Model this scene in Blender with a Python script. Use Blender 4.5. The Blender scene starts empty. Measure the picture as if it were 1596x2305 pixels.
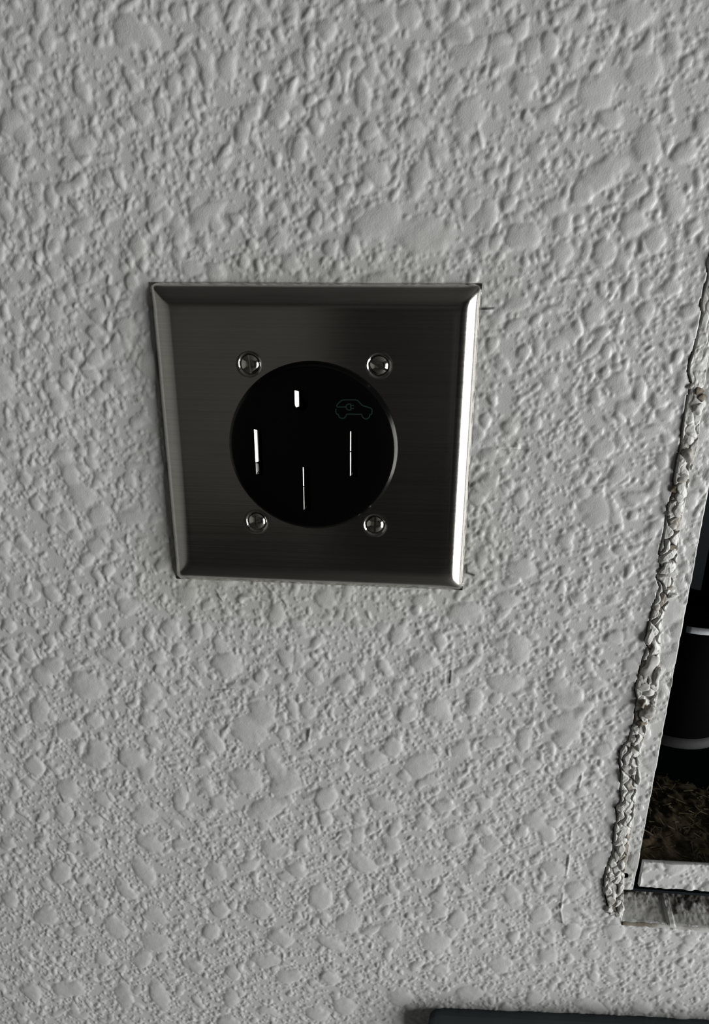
import bpy, bmesh, math, random
import numpy as np
from mathutils import Matrix, Vector

# ------------------------------------------------------------------ camera
MM = 0.001
ZC = 1.50                       # height of the outlet centre above the floor
F_PX = 1463.26                  # focal length in pixels of the 1596 x 2305 frame
R_CAM = np.array([[0.99640155, 0.08464029, 0.00446988],
                  [0.03125863, -0.31793971, -0.9475955],
                  [-0.0787836, 0.94432535, -0.31944136]])   # rows: right, down, forward
C_CAM = np.array([34.64309, -236.47134, 53.95948])           # mm, from the outlet centre
scn = bpy.context.scene
COL = scn.collection
cam_d = bpy.data.cameras.new('camera')
cam_d.sensor_fit = 'VERTICAL'
cam_d.sensor_height = 36.0
cam_d.lens = 36.0 * F_PX / 2305.0
cam_d.clip_start = 0.01
cam = bpy.data.objects.new('camera', cam_d)
COL.objects.link(cam)
m = Matrix.Identity(4)
for r in range(3):
    m[r][0] = R_CAM[0][r]
    m[r][1] = -R_CAM[1][r]
    m[r][2] = -R_CAM[2][r]
m[0][3], m[1][3], m[2][3] = C_CAM[0] * MM, C_CAM[1] * MM, ZC + C_CAM[2] * MM
cam.matrix_world = m
scn.camera = cam

# ------------------------------------------------------------------ world, daylight, exposure
world = bpy.data.worlds.new('world')
scn.world = world
world.use_nodes = True
world.node_tree.nodes['Background'].inputs[0].default_value = (0.75, 0.88, 1.0, 1)
world.node_tree.nodes['Background'].inputs[1].default_value = 0.3
DOOR_Y0, DOOR_Y1, DOOR_H = -1.6, -0.22, 1.85
RX0, RX1, RY0, RZ1 = -2.6, 2.1, -4.2, 2.6
ld = bpy.data.lights.new('daylight', 'AREA')
ld.shape = 'RECTANGLE'
ld.size = DOOR_Y1 - DOOR_Y0 - 0.04
ld.size_y = DOOR_H - 0.04
ld.energy = 60.0
ld.color = (1.0, 1.0, 0.98)
lo = bpy.data.objects.new('daylight', ld)
lo.matrix_world = Matrix.Translation((RX1 + 0.05, (DOOR_Y0 + DOOR_Y1) / 2, DOOR_H / 2)) @ \
    Vector((1, 0, 0)).to_track_quat('Z', 'Y').to_matrix().to_4x4()
COL.objects.link(lo)
scn.view_settings.view_transform = 'Standard'
scn.view_settings.look = 'None'
scn.view_settings.gamma = 1.0
scn.view_settings.use_curve_mapping = False
scn.view_settings.exposure = 0.5
scn.cycles.max_bounces = 4
scn.cycles.diffuse_bounces = 3
scn.cycles.glossy_bounces = 3
scn.cycles.caustics_reflective = False
scn.cycles.caustics_refractive = False

# ------------------------------------------------------------------ pixel -> wall helper
def wall_pt(u, v, h=0.0):
    """point on the plane h mm in front of the wall that pixel (u, v) looks at -> (x, z) in mm from the outlet centre"""
    d = np.array([(u - 798.0) / F_PX, (v - 1152.5) / F_PX, 1.0]) @ R_CAM
    t = (-h - C_CAM[1]) / d[1]
    p = C_CAM + t * d
    return p[0], p[2]

def V(x, y, z):
    return (x * MM, y * MM, ZC + z * MM)

# ------------------------------------------------------------------ materials
def mat(name, col=(0.5, 0.5, 0.5), rough=0.5, metal=0.0, **kw):
    mt = bpy.data.materials.new(name)
    mt.use_nodes = True
    b = mt.node_tree.nodes['Principled BSDF']
    b.inputs['Base Color'].default_value = (*col, 1)
    b.inputs['Roughness'].default_value = rough
    b.inputs['Metallic'].default_value = metal
    for k, v in kw.items():
        b.inputs[k].default_value = v
    return mt

def nodes(mt):
    nt = mt.node_tree
    return nt, nt.nodes['Principled BSDF'], nt.nodes.new, nt.links.new

def noise(nt, scale, detail=4, vec=None, rough=0.5):
    n = nt.nodes.new('ShaderNodeTexNoise')
    n.inputs['Scale'].default_value = scale
    n.inputs['Detail'].default_value = detail
    n.inputs['Roughness'].default_value = rough
    if vec is not None:
        nt.links.new(vec, n.inputs['Vector'])
    return n

def coords(nt, scale=(1, 1, 1)):
    tc = nt.nodes.new('ShaderNodeTexCoord')
    mp = nt.nodes.new('ShaderNodeMapping')
    mp.inputs['Scale'].default_value = scale
    nt.links.new(tc.outputs['Object'], mp.inputs['Vector'])
    return mp.outputs['Vector']

def ramp(nt, fac, stops):
    r = nt.nodes.new('ShaderNodeValToRGB')
    el = r.color_ramp.elements
    while len(el) < len(stops):
        el.new(0.5)
    for e, (p, c) in zip(el, stops):
        e.position = p
        e.color = (*c, 1)
    nt.links.new(fac, r.inputs['Fac'])
    return r.outputs['Color']

def mixc(nt, fac, a, b, mode='MIX'):
    n = nt.nodes.new('ShaderNodeMix')
    n.data_type = 'RGBA'
    n.blend_type = mode
    for sock, v in ((n.inputs['Factor'], fac), (n.inputs['A'], a), (n.inputs['B'], b)):
        if isinstance(v, (int, float)):
            sock.default_value = v
        elif isinstance(v, tuple):
            sock.default_value = (*v, 1)
        else:
            nt.links.new(v, sock)
    return n.outputs['Result']

def bump(nt, bsdf, height, strength, dist):
    b = nt.nodes.new('ShaderNodeBump')
    b.inputs['Strength'].default_value = strength
    b.inputs['Distance'].default_value = dist
    nt.links.new(height, b.inputs['Height'])
    nt.links.new(b.outputs['Normal'], bsdf.inputs['Normal'])

def attr(nt, name):
    a = nt.nodes.new('ShaderNodeAttribute')
    a.attribute_name = name
    return a.outputs['Fac']

def paint_material(name, base, dark, grime=(0.46, 0.45, 0.39), outer=False):
    mt = mat(name, base, 0.42)
    nt, b, new, link = nodes(mt)
    v = coords(nt)
    n1 = noise(nt, 14, 5, v)
    c = mixc(nt, n1.outputs['Fac'], tuple(x * 0.95 for x in base), tuple(min(1, x * 1.05) for x in base))
    c = mixc(nt, attr(nt, 'grime'), c, grime)
    c = mixc(nt, attr(nt, 'mark'), c, dark)
    link(c, b.inputs['Base Color'])
    n2 = noise(nt, 1900, 3, v)
    bump(nt, b, n2.outputs['Fac'], 0.24, 0.0003)
    if outer:      # beyond the modelled relief the same splatter goes on as a bump
        h_sum = None
        warp = noise(nt, 160, 3, v)
        vm = new('ShaderNodeVectorMath')
        vm.operation = 'MULTIPLY_ADD'
        vm.inputs[1].default_value = (0.006, 0.006, 0.006)
        link(warp.outputs['Color'], vm.inputs[0])
        link(v, vm.inputs[2])
        for sc_, lo_, hi_, amp in ((95, 0.52, 0.30, 1.0), (230, 0.50, 0.22, 0.8), (560, 0.48, 0.15, 0.55)):
            vo = new('ShaderNodeTexVoronoi')
            vo.inputs['Scale'].default_value = sc_
            link(vm.outputs[0], vo.inputs['Vector'])
            r_ = new('ShaderNodeMapRange')
            r_.interpolation_type = 'SMOOTHSTEP'
            r_.inputs['From Min'].default_value = lo_
            r_.inputs['From Max'].default_value = hi_
            r_.inputs['To Max'].default_value = amp
            link(vo.outputs['Distance'], r_.inputs['Value'])
            if h_sum is None:
                h_sum = r_.outputs['Result']
            else:
                mx = new('ShaderNodeMath')
                mx.operation = 'MAXIMUM'
                link(h_sum, mx.inputs[0])
                link(r_.outputs['Result'], mx.inputs[1])
                h_sum = mx.outputs[0]
        ml = new('ShaderNodeMath')
        ml.operation = 'MULTIPLY'
        link(h_sum, ml.inputs[0])
        link(attr(nt, 'outer'), ml.inputs[1])
        b2 = new('ShaderNodeBump')
        b2.inputs['Strength'].default_value = 1.0
        b2.inputs['Distance'].default_value = 0.0006
        link(ml.outputs[0], b2.inputs['Height'])
        first = b.inputs['Normal'].links[0].from_node
        link(b2.outputs['Normal'], first.inputs['Normal'])
    return mt

M_WALL = paint_material('painted_textured_wall', (0.655, 0.66, 0.65), (0.03, 0.028, 0.025))
M_WALL_OUT = paint_material('painted_wall_beyond', (0.655, 0.66, 0.65), (0.03, 0.028, 0.025), outer=True)
M_FLANGE = paint_material('painted_metal_flange', (0.66, 0.66, 0.65), (0.05, 0.045, 0.04))
M_CAULK = paint_material('crumbling_filler', (0.66, 0.655, 0.63), (0.05, 0.035, 0.022), (0.20, 0.165, 0.12))

M_STEEL = mat('brushed_stainless_steel', (0.52, 0.51, 0.49), 0.24, 1.0, Anisotropic=0.5)
nt, b, new, link = nodes(M_STEEL)
v = coords(nt, (14, 60, 1800))
n1 = noise(nt, 1.0, 4, v, 0.6)
v2 = coords(nt, (6, 6, 6))
n2 = noise(nt, 6.0, 5, v2)
mr = new('ShaderNodeMapRange')
mr.inputs['To Min'].default_value = 0.12
mr.inputs['To Max'].default_value = 0.20
link(n1.outputs['Fac'], mr.inputs['Value'])
link(mr.outputs['Result'], b.inputs['Roughness'])
cs = mixc(nt, n2.outputs['Fac'], (0.44, 0.43, 0.41), (0.60, 0.585, 0.56))
link(mixc(nt, n1.outputs['Fac'], mixc(nt, 1.0, cs, (0.78, 0.78, 0.78), 'MULTIPLY'), mixc(nt, 1.0, cs, (1.22, 1.22, 1.2), 'MULTIPLY')), b.inputs['Base Color'])
bump(nt, b, n1.outputs['Fac'], 0.06, 0.0002)
cz_ = new('ShaderNodeCombineXYZ')
cz_.inputs[2].default_value = 1.0
link(cz_.outputs[0], b.inputs['Tangent'])
M_SCREW = mat('nickel_screw', (0.66, 0.63, 0.58), 0.12, 1.0)
nt, b, new, link = nodes(M_SCREW)
n1 = noise(nt, 900, 3, coords(nt))
bump(nt, b, n1.outputs['Fac'], 0.10, 0.0002)
M_BLACK = mat('black_thermoset_plastic', (0.0012, 0.0012, 0.0013), 0.25)
nt, b, new, link = nodes(M_BLACK)
n1 = noise(nt, 2500, 2, coords(nt))
bump(nt, b, n1.outputs['Fac'], 0.05, 0.0001)
b.inputs['Specular IOR Level'].default_value = 0.18
M_CONTACT = mat('plated_contact_metal', (0.80, 0.79, 0.76), 0.33, 1.0)
nt, b, new, link = nodes(M_CONTACT)
n1 = noise(nt, 300, 4, coords(nt))
link(mixc(nt, n1.outputs['Fac'], (0.6, 0.59, 0.56), (0.85, 0.84, 0.82)), b.inputs['Base Color'])
M_GREEN = mat('dark_green_print', (0.004, 0.045, 0.032), 0.5)
nt, b, new, link = nodes(M_GREEN)
n1 = noise(nt, 900, 2, coords(nt))
link(mixc(nt, n1.outputs['Fac'], (0.002, 0.022, 0.016), (0.006, 0.020, 0.016)), b.inputs['Base Color'])

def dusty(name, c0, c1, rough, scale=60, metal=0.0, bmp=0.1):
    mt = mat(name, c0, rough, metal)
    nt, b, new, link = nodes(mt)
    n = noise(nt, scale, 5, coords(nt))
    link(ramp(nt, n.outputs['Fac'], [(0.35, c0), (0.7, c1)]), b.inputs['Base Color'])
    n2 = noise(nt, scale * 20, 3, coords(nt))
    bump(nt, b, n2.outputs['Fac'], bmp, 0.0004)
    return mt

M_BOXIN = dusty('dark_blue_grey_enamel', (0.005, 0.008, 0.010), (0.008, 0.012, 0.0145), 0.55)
M_CANIS = dusty('black_canister_plastic', (0.0012, 0.0012, 0.0014), (0.002, 0.002, 0.002), 0.8)
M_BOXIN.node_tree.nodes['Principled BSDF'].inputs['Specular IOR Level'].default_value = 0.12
M_CANIS.node_tree.nodes['Principled BSDF'].inputs['Specular IOR Level'].default_value = 0.02
M_GREYRING = dusty('grey_rubber_ring', (0.035, 0.035, 0.036), (0.045, 0.045, 0.045), 0.8)
M_RIM_HIGHLIGHT = dusty('rim_highlight', (0.72, 0.74, 0.78), (0.8, 0.82, 0.85), 0.4)  # pale colour of the painted highlight on the canister rim
M_DUST = dusty('brown_sawdust', (0.09, 0.066, 0.04), (0.22, 0.17, 0.10), 0.9, 500)
M_CASE = dusty('dark_slate_case', (0.034, 0.047, 0.055), (0.040, 0.054, 0.062), 0.42, 40)
M_FLOOR = dusty('concrete_floor', (0.05, 0.048, 0.045), (0.07, 0.068, 0.064), 0.8, 3)
M_ROOM = dusty('dull_room_paint', (0.05, 0.049, 0.046), (0.065, 0.063, 0.06), 0.8, 4)
M_SIDE = dusty('light_room_paint', (0.45, 0.45, 0.43), (0.5, 0.5, 0.48), 0.8, 4)
M_FRONT = dusty('pale_room_paint', (0.19, 0.18, 0.165), (0.23, 0.22, 0.205), 0.8, 4)
M_DARK_PANEL = dusty('dark_panel_paint', (0.012, 0.010, 0.009), (0.02, 0.016, 0.014), 0.5, 8)  # dark paint for the added reflection panel and the cavity backing

# ------------------------------------------------------------------ object helpers
def tag(o, label=None, cat=None, group=None, kind=None):
    for k, val in (('label', label), ('category', cat), ('group', group), ('kind', kind)):
        if val:
            o[k] = val
    return o

def link_mesh(name, me, material, parent=None, smooth=True):
    o = bpy.data.objects.new(name, me)
    COL.objects.link(o)
    if material:
        me.materials.append(material)
    if parent is not None:
        o.parent = parent
        o.matrix_parent_inverse = parent.matrix_world.inverted()
    if smooth:
        me.polygons.foreach_set('use_smooth', np.ones(len(me.polygons), dtype=bool))
    return o

def empty(name, loc):
    o = bpy.data.objects.new(name, None)
    COL.objects.link(o)
    o.location = loc
    o.empty_display_size = 0.02
    o.matrix_world = Matrix.Translation(loc)
    return o

def fast_mesh(name, verts, quads, attrs=None):
    me = bpy.data.meshes.new(name)
    nv, nq = len(verts), len(quads)
    me.vertices.add(nv)
    me.vertices.foreach_set('co', np.ascontiguousarray(verts, dtype=np.float32).ravel())
    me.loops.add(nq * 4)
    me.loops.foreach_set('vertex_index', np.ascontiguousarray(quads, dtype=np.int32).ravel())
    me.polygons.add(nq)
    me.polygons.foreach_set('loop_start', np.arange(0, nq * 4, 4, dtype=np.int32))
    me.update(calc_edges=True)
    for k, a in (attrs or {}).items():
        at = me.attributes.new(k, 'FLOAT', 'POINT')
        at.data.foreach_set('value', np.ascontiguousarray(a, dtype=np.float32).ravel())
    return me

def bm_obj(name, bm, material, parent=None, smooth=True):
    me = bpy.data.meshes.new(name)
    bmesh.ops.recalc_face_normals(bm, faces=bm.faces)
    bm.to_mesh(me)
    bm.free()
    return link_mesh(name, me, material, parent, smooth)

def add_box(bm, lo_, hi_, mtx=None, bevel=0.0, seg=2):
    r = bmesh.ops.create_cube(bm, size=1.0)
    vs = r['verts']
    for vtx in vs:
        vtx.co = Vector([lo_[i] + (vtx.co[i] + 0.5) * (hi_[i] - lo_[i]) for i in range(3)])
    if bevel:
        es = list({e for vtx in vs for e in vtx.link_edges})
        r2 = bmesh.ops.bevel(bm, geom=es, offset=bevel, segments=seg, affect='EDGES', profile=0.5)
        vs = list({vtx for f in r2['faces'] for vtx in f.verts} | {vtx for vtx in vs if vtx.is_valid})
    if mtx is not None:
        bmesh.ops.transform(bm, matrix=mtx, verts=[x for x in vs if x.is_valid])

def sharp(o, angle=35):
    me = o.data
    bm = bmesh.new()
    bm.from_mesh(me)
    for e in bm.edges:
        if len(e.link_faces) == 2 and e.calc_face_angle(0) > math.radians(angle):
            e.smooth = False
    bm.to_mesh(me)
    bm.free()
    return o

def lathe(bm, prof, n=64, axis='Y', centre=(0, 0, 0)):
    """prof: list of (radius, along-axis)"""
    rings = []
    for rr, a in prof:
        ring = []
        if rr < 1e-9:
            p = {'Y': (0, a, 0), 'Z': (0, 0, a)}[axis]
            ring = [bm.verts.new([p[i] + centre[i] for i in range(3)])]
        else:
            for k in range(n):
                t = 2 * math.pi * k / n
                p = {'Y': (rr * math.cos(t), a, rr * math.sin(t)), 'Z': (rr * math.cos(t), rr * math.sin(t), a)}[axis]
                ring.append(bm.verts.new([p[i] + centre[i] for i in range(3)]))
        rings.append(ring)
    for a, c in zip(rings, rings[1:]):
        if len(a) == 1 and len(c) == 1:
            continue
        for k in range(n):
            k2 = (k + 1) % n
            if len(a) == 1:
                bm.faces.new((a[0], c[k], c[k2]))
            elif len(c) == 1:
                bm.faces.new((a[k], a[k2], c[0]))
            else:
                bm.faces.new((a[k], a[k2], c[k2], c[k]))

# ------------------------------------------------------------------ splattered wall relief (heights in mm)
rng = np.random.default_rng(11)
STEP = 0.43
X0, X1, Z0, Z1 = -222.0, 216.0, -345.0, 178.0
gx = np.arange(X0, X1, STEP)
gz = np.arange(Z0, Z1, STEP)
NX, NZ = len(gx), len(gz)

def smooth_noise(shape, cell, seed, octaves=1):
    """value noise on a grid, cell size in samples"""
    out = np.zeros(shape)
    amp, tot = 1.0, 0.0
    r = np.random.default_rng(seed)
    for _ in range(octaves):
        ny, nx = int(shape[0] / cell) + 4, int(shape[1] / cell) + 4
        g = r.uniform(-1, 1, (ny, nx))
        yy = np.arange(shape[0]) / cell
        xx = np.arange(shape[1]) / cell
        y0 = yy.astype(int); x0 = xx.astype(int)
        fy = yy - y0; fx = xx - x0
        fy = fy * fy * (3 - 2 * fy); fx = fx * fx * (3 - 2 * fx)
        a = g[y0][:, x0]; b_ = g[y0][:, x0 + 1]; c = g[y0 + 1][:, x0]; d = g[y0 + 1][:, x0 + 1]
        out += amp * ((a * (1 - fx) + b_ * fx) * (1 - fy)[:, None] + (c * (1 - fx) + d * fx) * fy[:, None])
        tot += amp
        amp *= 0.5
        cell = max(cell / 2, 1.0)
    return out / tot

WX = 2.2 * smooth_noise((NZ, NX), 8 / STEP, 1, 3) + 0.6 * smooth_noise((NZ, NX), 2.2 / STEP, 2, 2)
WZ = 2.2 * smooth_noise((NZ, NX), 8 / STEP, 3, 3) + 0.6 * smooth_noise((NZ, NX), 2.2 / STEP, 4, 2)
GX = gx[None, :] + WX
GZ = gz[:, None] + WZ

def stamp(H, cx, cz, rx, rz, ang, h, edge, add=0.0, warp=1.0):
    """one splat: flat-topped mound with a rounded rim of width `edge` (mm)"""
    R = max(rx, rz) + 3.5
    i0, i1 = int((cx - R - X0) / STEP), int((cx + R - X0) / STEP) + 2
    j0, j1 = int((cz - R - Z0) / STEP), int((cz + R - Z0) / STEP) + 2
    i0, j0 = max(i0, 0), max(j0, 0)
    if i1 <= i0 or j1 <= j0 or i0 >= NX or j0 >= NZ:
        return
    if warp == 1.0:
        x = GX[j0:j1, i0:i1] - cx
        z = GZ[j0:j1, i0:i1] - cz
    else:
        x = gx[None, i0:i1] + warp * WX[j0:j1, i0:i1] - cx
        z = gz[j0:j1, None] + warp * WZ[j0:j1, i0:i1] - cz
    ca, sa = math.cos(ang), math.sin(ang)
    a = (x * ca + z * sa) / rx
    b_ = (-x * sa + z * ca) / rz
    d = np.sqrt(a * a + b_ * b_)
    rm = min(rx, rz)
    t = np.clip((1 - d) * rm / edge, 0, 1)
    prof = h * np.sqrt(np.clip(1 - (1 - t) ** 2, 0, 1)) * (1 + 0.25 * np.clip(1 - d, 0, 1))
    sub = H[j0:j1, i0:i1]
    if add:
        np.copyto(sub, np.maximum(sub, prof + add * sub * (prof > 0)))
    else:
        np.copyto(sub, np.maximum(sub, prof))

# the larger splats, read off the photograph: crop origin, crop scale, then (x, y, rx, ry) in the crop
BLOBS = [
 (0, 0, 3.192, [(100,250,55,75),(340,270,75,90),(470,270,60,60),(930,230,110,130),(1070,270,110,90),(740,300,50,60),(1290,80,80,70),
  (930,40,90,50),(780,40,50,50),(250,480,60,60),(150,640,80,50),(600,640,70,90),(490,900,70,90),(950,570,80,50),(1020,800,70,100),
  (1140,760,45,90),(910,890,60,60),(660,850,40,60),(90,880,90,100),(180,970,50,70),(600,1030,110,80),(1220,1080,50,70),(500,1160,90,50),
  (580,1290,70,60),(40,1220,60,130),(850,1290,50,90),(1070,1110,60,60),(1110,1480,70,80),(40,1530,70,80),(260,1330,50,50),(480,1350,100,60),
  (780,1570,70,50),(540,1450,40,50)]),
 (0, 500, 3.99, [(520,200,60,60),(1240,230,90,100),(1430,220,60,90),(360,320,50,60),(160,360,70,60),(380,480,60,60),(720,480,80,70),
  (200,580,50,50),(600,610,75,85),(510,820,110,90),(150,950,75,90),(370,1020,80,60),(860,860,80,60),(1140,950,90,110),(1030,640,60,90),
  (1190,540,60,90),(860,1220,80,100),(820,1390,80,70),(1040,1390,90,90),(590,1420,70,100),(450,1480,70,80),(510,1640,90,100),(30,800,60,110),
  (670,1190,60,60),(980,940,40,50),(1310,380,60,60),(1170,360,50,60),(960,1500,70,60)]),
 (800, 0, 2.005, [(230,80,65,70),(1030,80,50,55),(1250,60,130,60),(520,220,90,70),(730,160,45,50),(860,210,50,60),(40,430,35,80),
  (760,380,60,60),(270,290,50,70),(520,510,85,80),(880,510,65,50),(1080,430,90,100),(1150,540,60,40),(1300,310,75,90),(1310,660,85,100),
  (1490,690,55,50),(270,590,60,60),(280,820,50,100),(80,780,70,60),(1100,790,130,70),(1010,870,50,50),(100,1000,120,100),(330,1070,150,80),
  (590,970,60,70),(760,1060,85,70),(940,1000,50,60),(940,1130,50,60),(1250,1010,70,70),(1340,1080,50,60),(630,1090,40,60),(890,930,60,40),
  (1320,920,45,50),(1120,1130,60,50),(1560,560,50,60),(700,910,40,50)]),
 (400, 1250, 2.66, [(880,260,70,60),(1460,260,60,40),(600,360,60,70),(1320,480,75,60),(1010,360,45,60),(660,620,50,60),(505,720,50,55),
  (810,720,50,45),(990,780,65,70),(1140,800,55,50),(1480,650,90,50),(1230,670,50,50),(1560,500,50,60),(690,920,40,70),(780,920,50,60),
  (510,940,80,80),(430,1050,110,80),(1380,960,55,50),(1530,920,60,70),(630,1070,40,40),(1290,1140,60,60)]),
 (700, 1500, 2.28, [(490,250,50,50),(680,240,60,70),(830,190,45,60),(1270,100,60,45),(1350,150,50,50),(1310,290,90,70),(1300,370,60,40),
  (1090,380,50,60),(330,490,60,60),(410,400,50,50),(770,420,60,50),(930,390,60,40),(1130,500,55,40),(1330,560,60,70),(80,690,60,60),
  (570,800,60,50),(1160,790,70,60),(1220,860,40,50),(880,700,50,40),(1040,610,35,30),(740,860,60,60),(70,790,45,40),(240,870,45,50),
  (640,1410,90,60),(650,1250,50,50),(760,1290,50,60),(850,1020,60,50),(1350,1140,60,50),(660,1560,45,40),(90,1600,50,40),(50,1170,50,60)]),
 (0, 1700, 1.995, [(150,40,45,40),(430,20,60,40),(310,150,55,50),(660,70,40,50),(590,20,60,50),(650,270,60,50),(810,200,40,60),(920,140,40,40),
  (1200,240,100,50),(1290,130,80,60),(1230,40,50,60),(990,210,60,40),(1460,190,40,50),(40,250,40,50),(400,410,45,60),(330,410,35,30),
  (270,530,50,60),(650,530,50,70),(560,600,40,50),(970,520,50,50),(1330,510,50,40),(40,640,40,40),(700,840,70,50),(1160,690,60,45),
  (1440,640,50,60),(940,790,40,30),(290,1050,60,40),(350,1050,40,35),(560,1080,45,60),(720,1080,40,70),(1040,1090,40,50),(1490,1000,40,30),
  (400,700,40,30),(1260,820,70,40),(700,720,60,40),(990,690,50,40)]),
 (1300, 550, 3.294, [(180,60,90,90),(160,340,40,60),(250,330,50,50),(690,310,75,75),(400,330,60,70),(500,520,70,90),(120,520,110,90),
  (180,660,70,60),(200,800,50,60),(820,500,60,80),(300,1030,110,80),(460,1080,60,90),(600,1150,60,70),(310,1280,35,60),(560,1370,80,50),
  (650,1420,50,50),(620,1600,60,70),(120,1160,60,80),(180,1520,100,70),(260,1740,70,80),(130,1980,120,130),(430,1890,80,60),(550,1830,50,70),
  (560,2100,60,80),(400,2010,40,40),(740,840,60,70),(100,1730,40,40)]),
 (1250, 1200, 4.19, [(110,60,80,90),(690,370,50,80),(100,360,60,60),(60,520,60,80),(550,980,100,70),(230,600,80,70),(100,1060,80,80),
  (120,1560,120,100),(290,1620,90,60),(640,190,90,60),(690,1240,90,80),(480,1260,60,50),(430,2050,100,80),(240,1700,60,60)]),
 (1040, 660, 3.6, [(430,270,70,70),(250,850,50,55),(180,1060,70,80),(400,1100,70,70),(200,1320,70,60),(320,1370,70,60),(480,1650,80,80),
  (240,1530,70,60),(340,1600,45,40),(120,1670,60,50),(480,460,60,50),(260,420,60,70),(150,1960,45,40)]),
 (380, 0, 3.325, [(300,110,80,110),(270,480,70,120),(440,520,85,130),(130,560,60,60),(300,600,70,90),(910,120,60,70),(1060,130,45,45),
  (710,250,50,50),(810,230,50,80),(490,220,40,60),(1170,240,80,70),(1060,290,50,60),(1040,450,65,70),(1420,500,75,75),(1250,610,45,90),
  (1180,820,60,65),(1080,750,50,60),(830,860,95,90),(610,830,80,80),(550,990,75,100),(920,650,40,70),(680,610,45,70),(1090,930,65,70),
  (1470,990,80,90),(980,1120,60,90),(810,1220,45,60),(400,1230,60,60),(430,1140,60,50),(1110,1290,80,80),(650,1400,55,60),(1300,1410,70,70),
  (1430,1400,60,60),(280,1600,180,100),(360,1690,60,60),(500,1640,50,60),(650,1570,60,60),(820,1570,60,70),(1260,1620,60,60),(1080,1660,60,80),
  (830,1770,100,80),(250,1790,50,60),(560,1950,55,60),(680,1980,40,60),(1370,1850,80,90),(1200,1860,80,60),(170,2000,90,80),(330,2020,80,60),
  (920,1960,80,70),(640,1800,40,60),(1340,940,45,50)]),
 (0, 950, 2.881, [(400,220,70,60),(460,340,60,80),(530,480,90,90),(520,190,55,50),(150,350,45,50),(240,390,45,45),(220,530,50,60),
  (330,630,50,60),(430,640,60,70),(640,610,70,60),(860,620,130,60),(850,380,50,60),(610,260,60,40),(610,800,70,70),(550,890,50,60),
  (740,800,40,40),(710,970,45,50),(40,830,50,60),(330,1110,50,50),(170,1080,40,50),(560,1150,40,45),(1120,1340,70,60),(1270,1360,60,60),
  (820,1410,60,55),(720,1510,90,60),(820,1570,40,40),(1030,1520,60,70),(340,1570,80,60),(270,1650,70,60),(180,1510,40,60),(70,1480,50,60),
  (560,1710,130,100),(980,1750,70,70),(60,1320,50,50),(330,1420,45,50),(150,2010,60,40),(610,1930,60,50),(970,1930,60,50),(640,2130,80,90),
  (840,2180,80,70),(220,2220,60,60),(1000,2080,50,50),(1160,1480,50,50)]),
]
H = np.zeros((NZ, NX))
big = []
for ox, oy, s, lst in BLOBS:
    for (x, y, rx, ry) in lst:
        u, v_ = ox + x / s, oy + y / s
        cx, cz = wall_pt(u, v_)
        ax, _ = wall_pt(u + rx / s, v_)
        _, az = wall_pt(u, v_ - ry / s)
        big.append((cx, cz, abs(ax - cx) * 1.02, abs(az - cz) * 1.02))
# splats beyond the photographed area
occ = np.array([(b_[0], b_[1]) for b_ in big])
for _ in range(900):
    cx, cz = rng.uniform(X0, X1), rng.uniform(Z0, Z1)
    if np.min((occ[:, 0] - cx) ** 2 + (occ[:, 1] - cz) ** 2) > 14.5 ** 2:
        big.append((cx, cz, rng.uniform(4, 9), rng.uniform(4, 8)))
        occ = np.vstack([occ, (cx, cz)])
# droplets: fine, small, medium
def droplets(n, r0, r1, pw, hk, warp):
    for _ in range(n):
        r = r0 + (r1 - r0) * rng.random() ** pw
        e = rng.uniform(0.75, 1.3)
        stamp(H, rng.uniform(X0, X1), rng.uniform(Z0, Z1), r * e, r / e, rng.uniform(0, 3.14),
              hk * r ** 0.6 * rng.uniform(0.7, 1.2), r * 0.95, 0.0, warp)
def field_stamp(D, cx, cz, rx, rz, ang, amp=1.0):
    """soft kernel of one splat; neighbouring splats melt together"""
    k_ = 1.35
    R = max(rx, rz) * k_ + 3.5
    i0, i1 = max(int((cx - R - X0) / STEP), 0), int((cx + R - X0) / STEP) + 2
    j0, j1 = max(int((cz - R - Z0) / STEP), 0), int((cz + R - Z0) / STEP) + 2
    if i1 <= i0 or j1 <= j0 or i0 >= NX or j0 >= NZ:
        return
    x = GX[j0:j1, i0:i1] - cx
    z = GZ[j0:j1, i0:i1] - cz
    ca, sa = math.cos(ang), math.sin(ang)
    d2 = (((x * ca + z * sa) / rx) ** 2 + ((-x * sa + z * ca) / rz) ** 2) / (k_ * k_)
    D[j0:j1, i0:i1] += amp * np.clip(1 - d2, 0, 1) ** 2

def settle(D, w, h):
    sfield = np.clip(D - 0.203, 0, None)
    return h * (1 - np.exp(-sfield / w)) * (1 + 0.10 * np.clip(sfield, 0, 2))

droplets(38000, 0.45, 1.0, 1.3, 0.33, 0.2)
droplets(10500, 0.8, 1.8, 1.6, 0.32, 0.4)
DM = np.zeros((NZ, NX))
for _ in range(2900):
    r = 1.4 + 2.2 * rng.random() ** 1.8
    e = rng.uniform(0.7, 1.4)
    field_stamp(DM, rng.uniform(X0, X1), rng.uniform(Z0, Z1), r * e, r / e, rng.uniform(0, 3.14))
HM = settle(DM, 0.42, 0.62)
DB = np.zeros((NZ, NX))
for (cx, cz, rx, rz) in big:
    field_stamp(DB, cx, cz, rx * 0.97, rz * 0.97, rng.uniform(-0.5, 0.5))
HB = settle(DB, 0.30, 0.66 + 0.20 * smooth_noise((NZ, NX), 18 / STEP, 41, 2))
H = np.maximum(H, HM)
H = np.maximum(H * (1 - 0.55 * np.clip(HB / 0.5, 0, 1)), 0) * 1.0 + np.where(HB > 0, 0.0, 0.0)
H = np.maximum(HB + 0.25 * H * (HB > 0.3), H)

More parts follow.
